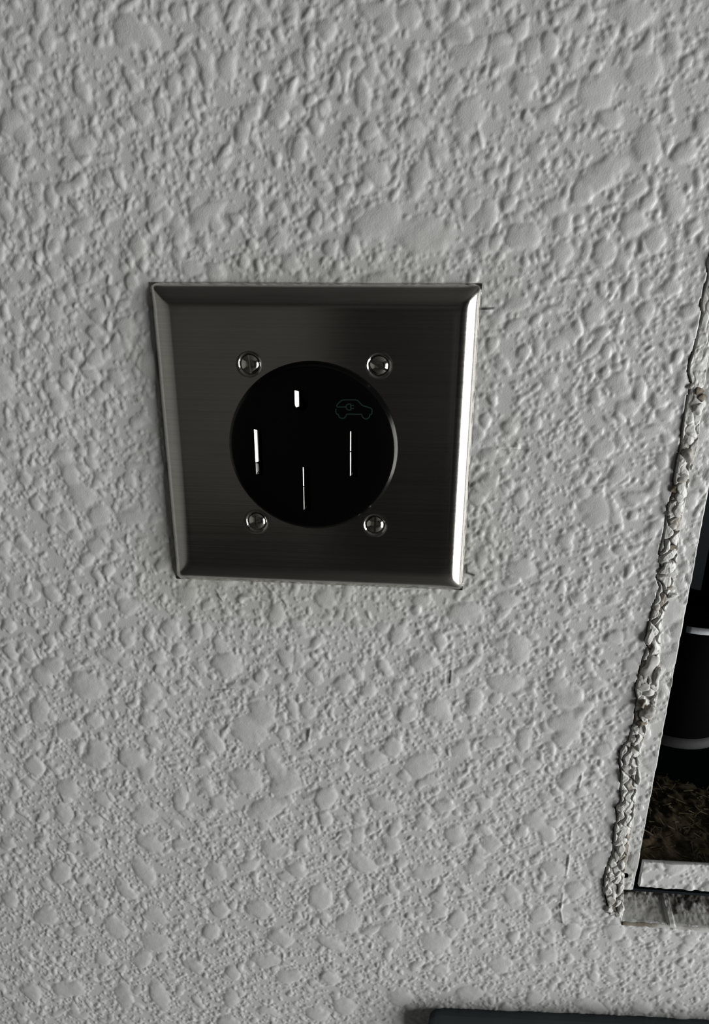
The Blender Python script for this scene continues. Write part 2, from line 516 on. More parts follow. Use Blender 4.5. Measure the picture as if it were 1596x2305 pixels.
def blur(A, k):
    for ax in (0, 1):
        P = np.concatenate([A.take([0] * k, ax), A, A.take([-1] * k, ax)], ax)
        c = np.cumsum(P, ax)
        z = np.zeros_like(c.take([0], ax))
        c = np.concatenate([z, c], ax)
        n = A.shape[ax]
        A = (c.take(range(2 * k + 1, 2 * k + 1 + n), ax) - c.take(range(0, n), ax)) / (2 * k + 1)
    return A
H = 0.6 * H + 0.4 * blur(H, 1)
H *= 0.9
H += 0.55 * smooth_noise((NZ, NX), 60 / STEP, 21, 3) + 0.10 * smooth_noise((NZ, NX), 9 / STEP, 22, 3)

MARK = np.zeros((NZ, NX))
GRIME = np.zeros((NZ, NX))

def seg_field(pts, width):
    """(index window, distance 0..1) of a polyline given in pixels, width in mm"""
    P = [wall_pt(*p) for p in pts]
    xs = [p[0] for p in P]; zs = [p[1] for p in P]
    w = width * 2
    i0, i1 = max(int((min(xs) - w - X0) / STEP), 0), min(int((max(xs) + w - X0) / STEP) + 2, NX)
    j0, j1 = max(int((min(zs) - w - Z0) / STEP), 0), min(int((max(zs) + w - Z0) / STEP) + 2, NZ)
    x = gx[None, i0:i1]; z = gz[j0:j1, None]
    best = np.full((j1 - j0, i1 - i0), 1e9)
    for (xa, za), (xb, zb) in zip(P, P[1:]):
        L = (xb - xa) ** 2 + (zb - za) ** 2 + 1e-9
        t = np.clip(((x - xa) * (xb - xa) + (z - za) * (zb - za)) / L, 0, 1)
        best = np.minimum(best, np.hypot(x - xa - t * (xb - xa), z - za - t * (zb - za)))
    return (slice(j0, j1), slice(i0, i1)), best / width

def ridge(pts, width, h):
    s, d = seg_field(pts, width)
    H[s] += 0.6 * h * np.exp(-d * d * 1.6)

def mark(pts, width, k=1.0, layer=None):
    s, d = seg_field(pts, width)
    L = MARK if layer is None else layer
    L[s] = np.maximum(L[s], k * np.clip(1.5 - d, 0, 1))

# ghost outline of a former cover: thin paint ridges
ridge([(1310, 1740), (1303, 1772)], 0.45, 0.5)
ridge([(1287, 1860), (1283, 1905)], 0.35, 0.3)
ridge([(1281, 1925), (1275, 1968)], 0.5, 0.6)
ridge([(1267, 2010), (1262, 2050), (1266, 2075)], 0.45, 0.5)
ridge([(1266, 2074), (1320, 2078), (1400, 2081)], 0.55, 0.45)
ridge([(1400, 2084), (1500, 2089), (1600, 2095), (1700, 2101)], 0.8, 0.6)
mark([(1400, 2077), (1450, 2075)], 0.5, 0.5)
ridge([(1075, 283), (1085, 335), (1110, 355)], 0.9, 0.5)
ridge([(698, 1640), (694, 1665)], 0.8, 0.7)
# pencil and scuff marks around the plate
mark([(1084, 695), (1111, 694)], 0.32)
mark([(1014, 1510), (1012, 1535)], 0.4)
mark([(1016, 1512), (1014, 1524)], 0.3, 0.8)
for a in ([(1061, 1135), (1078, 1142)], [(1063, 1142), (1080, 1137)], [(1066, 1150), (1079, 1148)]):
    mark(a, 0.3, 0.3)
mark([(1056, 1172), (1054, 1186)], 0.5, 0.9)
mark([(1049, 1272), (1050, 1288), (1066, 1294)], 0.5, 0.9)
for a in ([(484, 1330), (493, 1345), (499, 1355)], [(535, 1340), (556, 1342), (576, 1341)], [(536, 1355), (549, 1362)],
          [(590, 1314), (612, 1336)], [(634, 1350), (647, 1369)], [(586, 1349), (601, 1353)]):
    mark(a, 0.3, 0.3)
    ridge([(p[0] + 3, p[1] - 1) for p in a], 0.5, 0.35)
mark([(480, 1555), (528, 1550)], 0.35, 0.35)
mark([(825, 1579), (821, 1585)], 0.35, 0.6)
mark([(307, 897), (311, 905)], 0.3, 0.6)
mark([(612, 540), (626, 524)], 0.3, 0.5)
# bare scuff right of the plate
for a in ([(1117, 1001), (1135, 997), (1145, 1008)], [(1148, 1010), (1166, 1006)], [(1126, 1008), (1140, 1003)]):
    ridge(a, 1.1, 0.45)
for a in ([(1150, 1004), (1182, 1007)], [(1152, 1012), (1190, 1014)], [(1160, 998), (1186, 1016)], [(1130, 1012), (1144, 1014)]):
    mark(a, 0.3, 0.35)
s, d = seg_field([(1176, 1008), (1181, 1010)], 1.3)
H[s] -= 0.5 * np.exp(-d * d)
# thin grime: rubbed band around the plate edge
px_, pz_ = np.abs(gx)[None, :] - 57.9, np.abs(gz)[:, None] - 57.2
dd = np.hypot(np.maximum(px_, 0), np.maximum(pz_, 0))
GRIME += np.clip(1 - dd / 26, 0, 1) * 0.55 * np.clip(0.5 + 0.9 * smooth_noise((NZ, NX), 25 / STEP, 31, 3), 0, 1)
# the relief is rubbed flat under the cover plate
H *= np.clip((dd - 0.0) / 2.5, 0.25, 1) if False else 1.0
inside = (px_ < 0) & (pz_ < 0)
H[inside] *= 0.2

# ------------------------------------------------------------------ the cut-out for the recessed box
CRACK_PX = [(1620, 480), (1597, 560), (1590, 600), (1591, 622), (1580, 660), (1574, 690), (1578, 705), (1566, 760), (1562, 780), (1549, 815),
            (1547, 838), (1554, 866), (1549, 882), (1543, 905), (1538, 930), (1532, 975), (1531, 1000), (1524, 1025), (1517, 1060), (1512, 1110),
            (1500, 1140), (1497, 1165), (1490, 1210), (1482, 1236), (1482, 1262), (1486, 1275), (1475, 1296), (1482, 1320), (1474, 1345),
            (1466, 1362), (1467, 1372), (1459, 1400), (1456, 1418), (1451, 1445), (1456, 1455), (1444, 1482), (1440, 1500), (1434, 1525),
            (1427, 1550), (1432, 1575), (1427, 1600), (1428, 1618), (1420, 1640), (1413, 1665), (1405, 1672), (1394, 1690), (1392, 1710),
            (1396, 1740), (1394, 1770), (1396, 1800), (1384, 1818), (1388, 1838), (1381, 1860), (1380, 1885), (1376, 1920), (1363, 1950),
            (1358, 1975), (1357, 2000), (1366, 2035), (1366, 2048)]
cr = np.array([wall_pt(*p) for p in CRACK_PX])
o_ = np.argsort(cr[:, 1])
cr_z, cr_x = cr[o_, 1], cr[o_, 0]
def crack_x(z):
    return np.interp(z, cr_z, cr_x)
EDGE_PX = [(1597, 1128), (1577, 1200), (1540, 1390), (1500, 1600), (1475, 1750), (1447, 1900), (1427, 2005)]
ed = np.array([wall_pt(*p) for p in EDGE_PX])
o_ = np.argsort(ed[:, 1])
e_fit = np.polyfit(ed[:, 1], ed[:, 0], 1)
def edge_x(z):
    return np.polyval(e_fit, z)
BEADR_PX = [(1612, 640), (1600, 760), (1585, 860), (1582, 900), (1573, 970), (1570, 1000), (1563, 1030), (1545, 1110), (1530, 1190), (1524, 1240),
            (1518, 1300), (1506, 1350), (1490, 1390), (1486, 1430), (1484, 1500), (1482, 1540), (1472, 1600), (1455, 1640), (1440, 1690), (1436, 1740),
            (1430, 1790), (1424, 1850), (1416, 1900), (1408, 1950), (1402, 1990), (1403, 2020), (1402, 2050)]
br = np.array([wall_pt(*p) for p in BEADR_PX])
o_ = np.argsort(br[:, 1])
br_z, br_x = br[o_, 1], br[o_, 0]
def bead_x(z):
    return np.interp(z, br_z, br_x)
CUT_A, CUT_B = wall_pt(1404, 2072), wall_pt(1596, 2086)
cut_k = (CUT_B[1] - CUT_A[1]) / (CUT_B[0] - CUT_A[0])
def cut_z(x):
    return CUT_A[1] + cut_k * (x - CUT_A[0])
BX1 = 216.0                                     # the relief mesh ends here; the opening goes on to the right
zb = wall_pt(1366, 2048)[1]                     # bottom end of the crack
cxm = (gx[:-1] + gx[1:]) / 2
czm = (gz[:-1] + gz[1:]) / 2
CX, CZ = np.meshgrid(cxm, czm)
hole = (CX > crack_x(CZ) - 0.2) & (CZ > zb) & (CZ > cut_z(CX)) | ((CX > CUT_A[0] - 0.8) & (CZ > cut_z(CX)))
hole &= (CX > 100)
TOPZ = 172.0
hole &= (CZ < TOPZ)

Y = -H
idx = np.arange(NX * NZ).reshape(NZ, NX)
q = np.stack([idx[:-1, :-1], idx[:-1, 1:], idx[1:, 1:], idx[1:, :-1]], -1)
keep = ~hole
quads = q[keep]
P = np.stack([np.broadcast_to(gx[None, :], (NZ, NX)), Y, np.broadcast_to(gz[:, None], (NZ, NX))], -1).reshape(-1, 3)
# skirt along the cut: every edge between a kept and a removed cell runs back through the board
BOARD = 12.7
sk = []
hp = np.pad(hole, 1, constant_values=False)
kp = np.pad(keep, 1, constant_values=False)
for dj, di, a, c in ((0, 1, (0, 1), (1, 1)), (0, -1, (1, 0), (0, 0)), (1, 0, (1, 1), (1, 0)), (-1, 0, (0, 0), (0, 1))):
    sel = kp[1:-1, 1:-1] & hp[1 + dj:hp.shape[0] - 1 + dj, 1 + di:hp.shape[1] - 1 + di]
    jj, ii = np.nonzero(sel)
    sk.append(np.stack([idx[jj + a[0], ii + a[1]], idx[jj + c[0], ii + c[1]]], -1))
sk = np.concatenate(sk)
uv = np.unique(sk)
remap = {int(k): n + len(P) for n, k in enumerate(uv)}
back = P[uv].copy()
back[:, 1] = BOARD
sq = np.array([[a, remap[int(a)], remap[int(c)], c] for a, c in sk])
P2 = np.concatenate([P, back])
# wall continues as a flat field out to the room corners
nb = len(P2)
RXm, RZm0, RZm1 = (RX0 / MM, RX1 / MM), (0 - ZC) / MM, (RZ1 - ZC) / MM
OPX1 = 470.0                                    # right side of the opening
ring = []
def quad_xz(x0, x1, z0, z1):
    k = nb + len(ring)
    ring.extend([(x0, 0, z0), (x1, 0, z0), (x1, 0, z1), (x0, 0, z1)])
    return (k, k + 1, k + 2, k + 3)
XE, ZE0, ZE1, XS = gx[-1], gz[0], gz[-1], gx[0]
zc_r = cut_z(XE)
rq = [quad_xz(RXm[0], XS, RZm0, RZm1), quad_xz(XS, XE, RZm0, ZE0), quad_xz(XS, XE, ZE1, RZm1),
      quad_xz(XE, OPX1, RZm0, zc_r), quad_xz(XE, OPX1, TOPZ, RZm1), quad_xz(OPX1, RXm[1], RZm0, RZm1)]
P3 = np.concatenate([P2, np.array(ring, float)])
Q3 = np.concatenate([quads, sq, np.array(rq)])
used = np.zeros(len(P3), bool)
used[Q3.ravel()] = True
newi = np.cumsum(used) - 1
na = len(P3) - NX * NZ
mk = np.concatenate([MARK.ravel(), np.zeros(na)])[used]
gr = np.concatenate([GRIME.ravel(), np.zeros(na)])[used]
ou = (np.arange(len(P3)) >= len(P2)).astype(float)[used]
PW = P3[used] * MM
PW[:, 2] += ZC
wall = link_mesh('wall_back', fast_mesh('wall_back', PW, newi[Q3], {'mark': mk, 'grime': gr, 'outer': ou}), M_WALL)
wall.data.materials.append(M_WALL_OUT)
mi = np.zeros(len(Q3), dtype=np.int32)
mi[-len(rq):] = 1
wall.data.polygons.foreach_set('material_index', mi)
tag(wall, 'white painted wall with a splattered texture around the outlet', None, None, 'structure')

# ------------------------------------------------------------------ room shell (dim garage lit from its door opening)
def shell(name, boxes, material, label):
    bm = bmesh.new()
    for lo_, hi_ in boxes:
        add_box(bm, lo_, hi_)
    o = bm_obj(name, bm, material, None, False)
    return tag(o, label, None, None, 'structure')
T = 0.1
shell('floor', [((RX0, RY0, -T), (RX1, 0.0, 0.0))], M_FLOOR, 'grey concrete floor of the garage')
shell('ceiling', [((RX0, RY0, RZ1), (RX1, 0.0, RZ1 + T))], M_ROOM, 'dull ceiling of the garage')
shell('wall_left', [((RX0 - T, RY0, 0), (RX0, 0.0, RZ1))], M_SIDE, 'dull side wall of the garage')
shell('wall_front', [((RX0, RY0 - T, 0), (RX1, RY0, RZ1))], M_FRONT, 'dull wall across from the outlet')
shell('wall_right', [((RX1, RY0, 0), (RX1 + T, DOOR_Y0, RZ1)), ((RX1, DOOR_Y1, 0), (RX1 + T, 0.0, RZ1)),
                     ((RX1, DOOR_Y0, DOOR_H), (RX1 + T, DOOR_Y1, RZ1))], M_ROOM, 'side wall with the open garage doorway')
shell('added_wall_backing', [((RX0, 0.125, 0), (RX1, 0.14, RZ1))], M_DARK_PANEL, 'dark backing added behind the wall board against sky light')  # added backing sheet, keeps sky light out of the gap
shell('added_dark_panel', [((-0.5, RY0, 0), (1.5, RY0 + 0.04, 2.3))], M_DARK_PANEL, 'added dark panel across from the outlet, for the plate reflection')  # unseen panel added to darken the reflection in the steel plate

# ------------------------------------------------------------------ power outlet
outlet = empty('power_outlet', V(0, 0, -57))
tag(outlet, 'square brushed steel cover plate with a round black four-slot power receptacle', 'power outlet')
FACE = 5.0                      # plate face, mm in front of the wall
RIM = 8.0                       # receptacle face
SCR = [wall_pt(562, 820, 4.6), wall_pt(853, 823, 4.6), wall_pt(578, 1174, 4.6), wall_pt(844, 1182, 4.6)]
HW, HH = 57.9, 57.15
def plate_axis(half, n_edge=34, band=11.0):
    t = np.linspace(0, 1, n_edge)
    e = band * t ** 1.3
    mid = np.linspace(-(half - band), half - band, 190)[1:-1]
    return np.concatenate([-half + e, mid, (half - e)[::-1]])
pxs, pzs = plate_axis(HW), plate_axis(HH)
PX, PZ = np.meshgrid(pxs, pzs)
dx, dz = HW - np.abs(PX), HH - np.abs(PZ)
kk = 0.55
dmin = -np.log(np.exp(-kk * dx * 1.6) + np.exp(-kk * dz * 1.6)) / (kk * 1.6)
dmin = np.clip(np.minimum(dmin, np.minimum(dx, dz)), 0, None)
BW = 9.6
t = np.clip(dmin / BW, 0, 1)
h = 0.3 + (FACE - 0.3) * (1 - (1 - t) ** 2.3) ** (1 / 1.15)
for (sx, sz) in SCR:
    rr = np.hypot(PX - sx, PZ - sz)
    h -= 1.0 * np.clip((4.4 - rr) / 1.1, 0, 1) ** 1.3
n_, m_ = len(pxs), len(pzs)
VP = np.stack([PX, -h, PZ], -1).reshape(-1, 3)
ii = np.arange(n_ * m_).reshape(m_, n_)
qp = np.stack([ii[:-1, :-1], ii[:-1, 1:], ii[1:, 1:], ii[1:, :-1]], -1).reshape(-1, 4)
# rim folded back to the wall
qc = VP[qp].mean(1)
qp = qp[np.hypot(qc[:, 0], qc[:, 2]) > 30.2]
loop = np.concatenate([ii[0, :], ii[1:, -1], ii[-1, ::-1][1:], ii[::-1, 0][1:-1]])
bk = VP[loop].copy()
bk[:, 1] = 0.6
nb = len(VP)
L = len(loop)
rimq = np.array([[loop[k], nb + k, nb + (k + 1) % L, loop[(k + 1) % L]] for k in range(L)])
VPm = np.concatenate([VP, bk]) * MM
VPm[:, 2] += ZC
plate = link_mesh('cover_plate', fast_mesh('cover_plate', VPm, np.concatenate([qp, rimq])), M_STEEL, outlet)
sharp(plate, 40)

# receptacle: domed-edge disc with four cut slots
def slot_rect(px_l, py_top, px_bl, py_bot, w):
    a, c = wall_pt(px_l, py_top, RIM), wall_pt(px_bl, py_bot, RIM)
    return (a[0] + c[0]) / 2, (a[1] + c[1]) / 2, w, a[1] - c[1]
SLOTS = {  # centre-left x, centre z, width, height (mm)
    'hot_l': slot_rect(571, 966, 577, 1069, 2.7),
    'hot_r': slot_rect(787, 970, 789, 1073, 2.7),
    'neutral': slot_rect(681, 1051, 684, 1149, 2.7),
}
g0, g1 = wall_pt(663, 878, RIM), wall_pt(668, 924, RIM)
bm = bmesh.new()
RR = 31.2
lathe(bm, [(0, -RIM * MM), (8 * MM, -RIM * MM), (20 * MM, -RIM * MM), (RR * MM - 0.0022, -RIM * MM), (RR * MM - 0.0014, (-RIM + 0.25) * MM),
           (RR * MM - 0.0004, (-RIM + 1.5) * MM), (RR * MM, (-RIM + 2.3) * MM), (RR * MM, -2.0 * MM), (RR * MM, 12 * MM), (0, 12 * MM)], 128, 'Y',
      (0, 0, ZC))
face = bm_obj('receptacle', bm, M_BLACK, outlet)
def cutter(boxes, cyl=()):
    bm = bmesh.new()
    for x0, x1, z0, z1, dep in boxes:
        add_box(bm, V(x0, -RIM - 2, z0), V(x1, -RIM + dep, z1))
    for cx, cz, r, dep in cyl:
        lathe(bm, [(0, (-RIM - 2) * MM), (r * MM, (-RIM - 2) * MM), (r * MM, (-RIM + dep) * MM), (0, (-RIM + dep) * MM)], 32, 'Y',
              (cx * MM, 0, ZC + cz * MM))
    return bm_obj('cutter', bm, None, None, False)
def boolean(o, cut):
    md = o.modifiers.new('b', 'BOOLEAN')
    md.operation = 'DIFFERENCE'
    md.solver = 'EXACT'
    md.object = cut
    dg = bpy.context.evaluated_depsgraph_get()
    me = bpy.data.meshes.new_from_object(o.evaluated_get(dg))
    o.modifiers.clear()
    old = o.data
    me.polygons.foreach_set('material_index', np.zeros(len(me.polygons), dtype=np.int32))
    while len(me.materials) > 1:
        me.materials.pop(index=len(me.materials) - 1)
    if me.materials[0] is None:
        me.materials[0] = old.materials[0]
    o.data = me
    bpy.data.meshes.remove(old)
    cm = cut.data
    bpy.data.objects.remove(cut)
    bpy.data.meshes.remove(cm)
boxes = [(x, x + w, z - hh / 2, z + hh / 2, 7.2) for (x, z, w, hh) in SLOTS.values()]
gcx = g0[0] + 2.4
boxes.append((g0[0], g0[0] + 4.8, g1[1] + 2.4, g0[1], 7.2))
boolean(face, cutter(boxes))
boolean(face, cutter([], [(gcx, g1[1] + 2.4, 2.4, 7.2)]))
sharp(face, 30)

def contact(x, zt, zb_, w, dep, lean, material=M_CONTACT, name='contact'):
    """flared metal lip inside the left side of a slot, from just under the face inwards"""
    bm = bmesh.new()
    y0 = -RIM + 0.12
    prof = [(x + 0.02, y0), (x + w, y0 + dep), (x + w - 0.1, y0 + dep + 0.5), (x + 0.02, y0 + dep + 0.5)]
    A = [bm.verts.new(V(px, py, zt - lean * (py - y0) - 0.15)) for px, py in prof]
    B = [bm.verts.new(V(px, py, zb_ + 0.15 + 0.35 * lean * (py - y0))) for px, py in prof]
    n = len(prof)
    for k in range(n):
        k2 = (k + 1) % n
        bm.faces.new((A[k], A[k2], B[k2], B[k]))
    bm.faces.new(A)
    bm.faces.new(B[::-1])
    return sharp(bm_obj(name, bm, material, face), 20)
M_CONTACT_SHADE = dusty('shaded_contact_metal', (0.05, 0.05, 0.048), (0.16, 0.16, 0.155), 0.4, 150, 1.0)  # contact metal with the shade low in the slots put into its colour
M_CONTACT_HALF = dusty('half_shaded_contact_metal', (0.30, 0.30, 0.29), (0.45, 0.45, 0.44), 0.4, 200, 1.0)  # dimmer copy of the contact metal, weaker glint painted into the colour
x, z, w, hh = SLOTS['hot_l']
contact(x, z + hh / 2, z - hh / 2 + 4.6, 1.35, 1.3, 0.4)
contact(x, z - hh / 2 + 4.6, z - hh / 2, 1.2, 1.2, 0.4, M_CONTACT_SHADE)
for k, wv in (('hot_r', 0.34), ('neutral', 0.30)):
    x, z, w, hh = SLOTS[k]
    contact(x, z + hh / 2, z + hh * 0.05, wv, wv * 0.95, 0.4, M_CONTACT_HALF)
    contact(x, z + hh * 0.05, z - hh / 2, wv, wv * 0.95, 0.4, M_CONTACT_HALF if k == 'hot_r' else M_CONTACT_SHADE)
contact(g0[0], g0[1], g1[1] + 0.9, 1.3, 1.3, 0.4)
# added bright slivers imitating glints at the foot of the slots
for k in ('hot_l', 'hot_r', 'neutral'):
    x, z, w, hh = SLOTS[k]
    bm = bmesh.new()
    zb_ = z - hh / 2
    p = [V(x + 0.05, -RIM + 0.1, zb_ + 0.05), V(x + 1.1, -RIM + 0.5, zb_ + 1.0), V(x + 0.95, -RIM + 1.2, zb_ + 1.6), V(x + 0.5, -RIM + 1.6, zb_ + 0.3)]
    vs = [bm.verts.new(a) for a in p]
    for f in ((0, 1, 2), (0, 2, 3), (0, 3, 1), (1, 3, 2)):
        bm.faces.new([vs[i] for i in f])
    bm_obj('slot_glint', bm, M_CONTACT, face, False)

# electric car pictogram, thin printed outline (pixel path on the face)
def strip(bm, pts, w, h_):
    P_ = [np.array(wall_pt(*p, h_)) for p in pts]
    Lv, Rv = [], []
    for k in range(len(P_)):
        a = P_[max(k - 1, 0)]
        c = P_[min(k + 1, len(P_) - 1)]
        d_ = (c - a) / (np.linalg.norm(c - a) + 1e-9)
        n = np.array([-d_[1], d_[0]]) * w / 2
        Lv.append(bm.verts.new(V(P_[k][0] + n[0], -h_, P_[k][1] + n[1])))
        Rv.append(bm.verts.new(V(P_[k][0] - n[0], -h_, P_[k][1] - n[1])))
    for k in range(len(P_) - 1):
        bm.faces.new((Lv[k], Rv[k], Rv[k + 1], Lv[k + 1]))
IC = lambda pts: [(740 + x / 14.51, 880 + y / 14.51) for x, y in pts]
def arc(cx, cy, rx, ry, a0, a1, n=12):
    return [(cx + rx * math.cos(math.radians(a0 + (a1 - a0) * k / n)), cy + ry * math.sin(math.radians(a0 + (a1 - a0) * k / n))) for k in range(n + 1)]
bm = bmesh.new()
body = [(570, 523), (420, 523), (300, 525), (272, 510), (262, 475), (280, 440), (340, 380), (400, 325), (440, 302), (500, 293), (700, 293), (870, 293),
        (930, 305), (980, 345), (1040, 415), (1100, 475), (1170, 497), (1270, 525), (1370, 560), (1405, 590), (1415, 640), (1408, 720), (1395, 765), (1330, 775)]
strip(bm, IC(body), 0.42, RIM + 0.03)
strip(bm, IC([(1345, 775)] + arc(1215, 780, 130, 132, 5, 175) + [(1080, 765), (850, 762), (580, 757)] + arc(445, 765, 132, 132, 0, 178) +
         [(270, 755), (240, 725), (232, 680), (230, 580)]), 0.42, RIM + 0.034)
strip(bm, IC([(730, 425), (640, 430), (595, 450), (572, 490), (572, 560), (595, 600), (640, 622), (730, 620)]), 0.40, RIM + 0.038)
strip(bm, IC([(718, 420), (718, 625)]), 0.42, RIM + 0.042)
strip(bm, IC([(718, 478), (825, 475)]), 0.36, RIM + 0.046)
strip(bm, IC([(718, 572), (825, 572)]), 0.36, RIM + 0.05)
icon = bm_obj('car_icon', bm, M_GREEN, face, False)
icon['label'] = 'dark green outline of a car with a plug inside'

# worn raised moulding marks around the lower rim (not legible)
bm = bmesh.new()
rm = random.Random(5)
for a0, n in ((-132, 4), (-112, 5), (-99, 2), (-86, 3), (-75, 4), (-62, 3), (-48, 4)):
    for k in range(n):
        a = math.radians(a0 + k * 2.6)
        rr = 28.0 + rm.uniform(-0.15, 0.15)
        mt_ = Matrix.Translation(V(rr * math.cos(a), -RIM, rr * math.sin(a))) @ Matrix.Rotation(-(a + math.pi / 2) + rm.uniform(-.1, .1), 4, 'Y')
        hh_ = rm.choice((0.5, 0.75, 0.75)) * MM
        add_box(bm, (-0.08 * MM, -0.10 * MM, -hh_), (0.08 * MM, 0.05 * MM, hh_), mt_)
        if rm.random() < 0.6:
            zz = rm.choice((-1, 0, 1)) * hh_ * 0.85
            add_box(bm, (0, -0.10 * MM, zz - 0.08 * MM), (0.5 * MM, 0.05 * MM, zz + 0.08 * MM), mt_)
bm_obj('moulded_lettering', bm, M_BLACK, face, False)

# four slotted screws
bm = bmesh.new()
r_h = 3.15
prof = [(0, -0.98), (0.8, -0.94), (1.5, -0.82), (2.2, -0.58), (2.8, -0.25), (3.2, 0.08), (3.28, 0.3), (2.6, 1.0), (1.6, 1.9), (0, 1.9)]
lathe(bm, [(a * MM, c * MM) for a, c in prof], 48, 'Y')
sc0 = bm_obj('screw', bm, M_SCREW, None)
bm = bmesh.new()
add_box(bm, (-0.42 * MM, -2 * MM, -5 * MM), (0.42 * MM, 0.15 * MM, 5 * MM))
boolean(sc0, bm_obj('cutter', bm, None, None, False))
sharp(sc0, 30)
for k, ((sx, sz), ang) in enumerate(zip(SCR, (-6, -62, -2, 2))):
    o = sc0 if k == 0 else sc0.copy()
    if k:
        COL.objects.link(o)
    o.parent = outlet
    o.matrix_parent_inverse = outlet.matrix_world.inverted()
    o.matrix_world = Matrix.Translation(V(sx, -FACE + 0.35, sz)) @ Matrix.Rotation(math.radians(ang), 4, 'Y')

# ------------------------------------------------------------------ recessed box in the wall
box = empty('recessed_box', V(300, 20, -205))
tag(box, 'dark recessed wall box with a painted metal rim beside the outlet', 'wall box')
zF0 = wall_pt(1425, 2004)[1]
FS = 0.36

def relief_at(x, z, seed_shift):
    """reuse the wall relief somewhere else on the sheet so the same paint texture runs over the metal"""
    i = np.clip(((x - 232.0 - X0) / STEP), 0, NX - 1).astype(int)
    j = np.clip(((z + seed_shift - Z0) / STEP), 0, NZ - 1).astype(int)
    return H[j, i]

def strip_grid(nu, zs, xl, xr, yf, name, material, parent, depth, holes=(), attrs=None):
    Zs = np.repeat(zs[:, None], nu, 1)
    U = np.linspace(0, 1, nu)[None, :]
    Xs = xl(zs)[:, None] * (1 - U) + xr(zs)[:, None] * U
    Yf = yf(Xs, Zs, np.broadcast_to(U, Xs.shape))
    Vv = np.stack([Xs, Yf, Zs], -1)
    nz = len(zs)
    ids = np.arange(nu * nz).reshape(nz, nu)
    q_ = np.stack([ids[:-1, :-1], ids[:-1, 1:], ids[1:, 1:], ids[1:, :-1]], -1)
    cxx = Xs[:-1, :-1] / 2 + Xs[1:, 1:] / 2
    czz = Zs[:-1, :-1] / 2 + Zs[1:, 1:] / 2
    kp_ = np.ones(cxx.shape, bool)
    for (hx, hz, hr) in holes:
        kp_ &= np.hypot(cxx - hx, czz - hz) > hr
    lp = np.concatenate([ids[0, :], ids[1:, -1], ids[-1, ::-1][1:], ids[::-1, 0][1:-1]])
    flat = Vv.reshape(-1, 3)
    bkv = flat[lp].copy()
    bkv[:, 1] = np.maximum(bkv[:, 1], 0) + depth
    n0 = len(flat)
    Ln = len(lp)
    rq_ = np.array([[lp[k], n0 + k, n0 + (k + 1) % Ln, lp[(k + 1) % Ln]] for k in range(Ln)])
    allv = np.concatenate([flat, bkv]) * MM
    allv[:, 2] += ZC
    at = {}
    for k_, fn in (attrs or {}).items():
        a_ = fn(Xs, Zs, Yf).ravel()
        at[k_] = np.concatenate([a_, a_[lp]])
    return link_mesh(name, fast_mesh(name, allv, np.concatenate([q_[kp_], rq_]), at), material, parent)

zs_f = np.arange(zF0, 171.0, FS)
hx, hz = wall_pt(1408, 1972)
rimfun = lambda U, n: np.clip((U - 1 + n) / n, 0, 1) ** 2
strip_grid(44, zs_f, lambda z: np.minimum(bead_x(z) - 1.2, edge_x(z) - 3.0), edge_x,
           lambda x, z, u: 0.35 - relief_at(x, z, 40) * 0.9 + 0.7 * rimfun(u, 0.06), 'side_rim', M_FLANGE, box, 0.9,
           [(hx, hz, 1.45)], {'mark': lambda x, z, y: np.zeros_like(x), 'grime': lambda x, z, y: 0.25 * np.clip(1 - np.hypot(x - hx, z - hz) / 5, 0, 1)})
# lower rim
LA, LB = wall_pt(1447, 1943), wall_pt(1596, 1951)
LC, LD = wall_pt(1441, 1998), wall_pt(1596, 2008)
kt, kb = (LB[1] - LA[1]) / (LB[0] - LA[0]), (LD[1] - LC[1]) / (LD[0] - LC[0])
xs_l = np.arange((LA[0] + LC[0]) / 2, 460, 0.45)
nu = 34
U = np.linspace(0, 1, nu)[:, None]
ztop, zbot = LA[1] + kt * (xs_l - LA[0]), LC[1] + kb * (xs_l - LC[0])
zt_ = np.minimum(ztop, ztop[0] + 10); zl_ = np.minimum(zbot, zbot[0] + 10)
Zl = zl_[None, :] * (1 - U) + zt_[None, :] * U
Xl = np.broadcast_to(xs_l[None, :], Zl.shape)
i_ = ((Xl - 240 - X0) / STEP).astype(int) % NX
j_ = ((Zl + 120 - Z0) / STEP).astype(int) % NZ
Yl = 0.8 - 1.1 * H[j_, i_]
flat = np.stack([Xl, Yl, Zl], -1).reshape(-1, 3)
ids = np.arange(flat.shape[0]).reshape(nu, len(xs_l))
q_ = np.stack([ids[:-1, :-1], ids[:-1, 1:], ids[1:, 1:], ids[1:, :-1]], -1).reshape(-1, 4)
lp = np.concatenate([ids[0, :], ids[1:, -1], ids[-1, ::-1][1:], ids[::-1, 0][1:-1]])
bkv = flat[lp].copy(); bkv[:, 1] = 2.2
n0, Ln = len(flat), len(lp)
rq_ = np.array([[lp[k], n0 + k, n0 + (k + 1) % Ln, lp[(k + 1) % Ln]] for k in range(Ln)])
allv = np.concatenate([flat, bkv]) * MM
allv[:, 2] += ZC
zero = np.zeros(len(allv))
link_mesh('lower_rim', fast_mesh('lower_rim', allv, np.concatenate([q_, rq_]), {'mark': zero, 'grime': zero}), M_FLANGE, box)
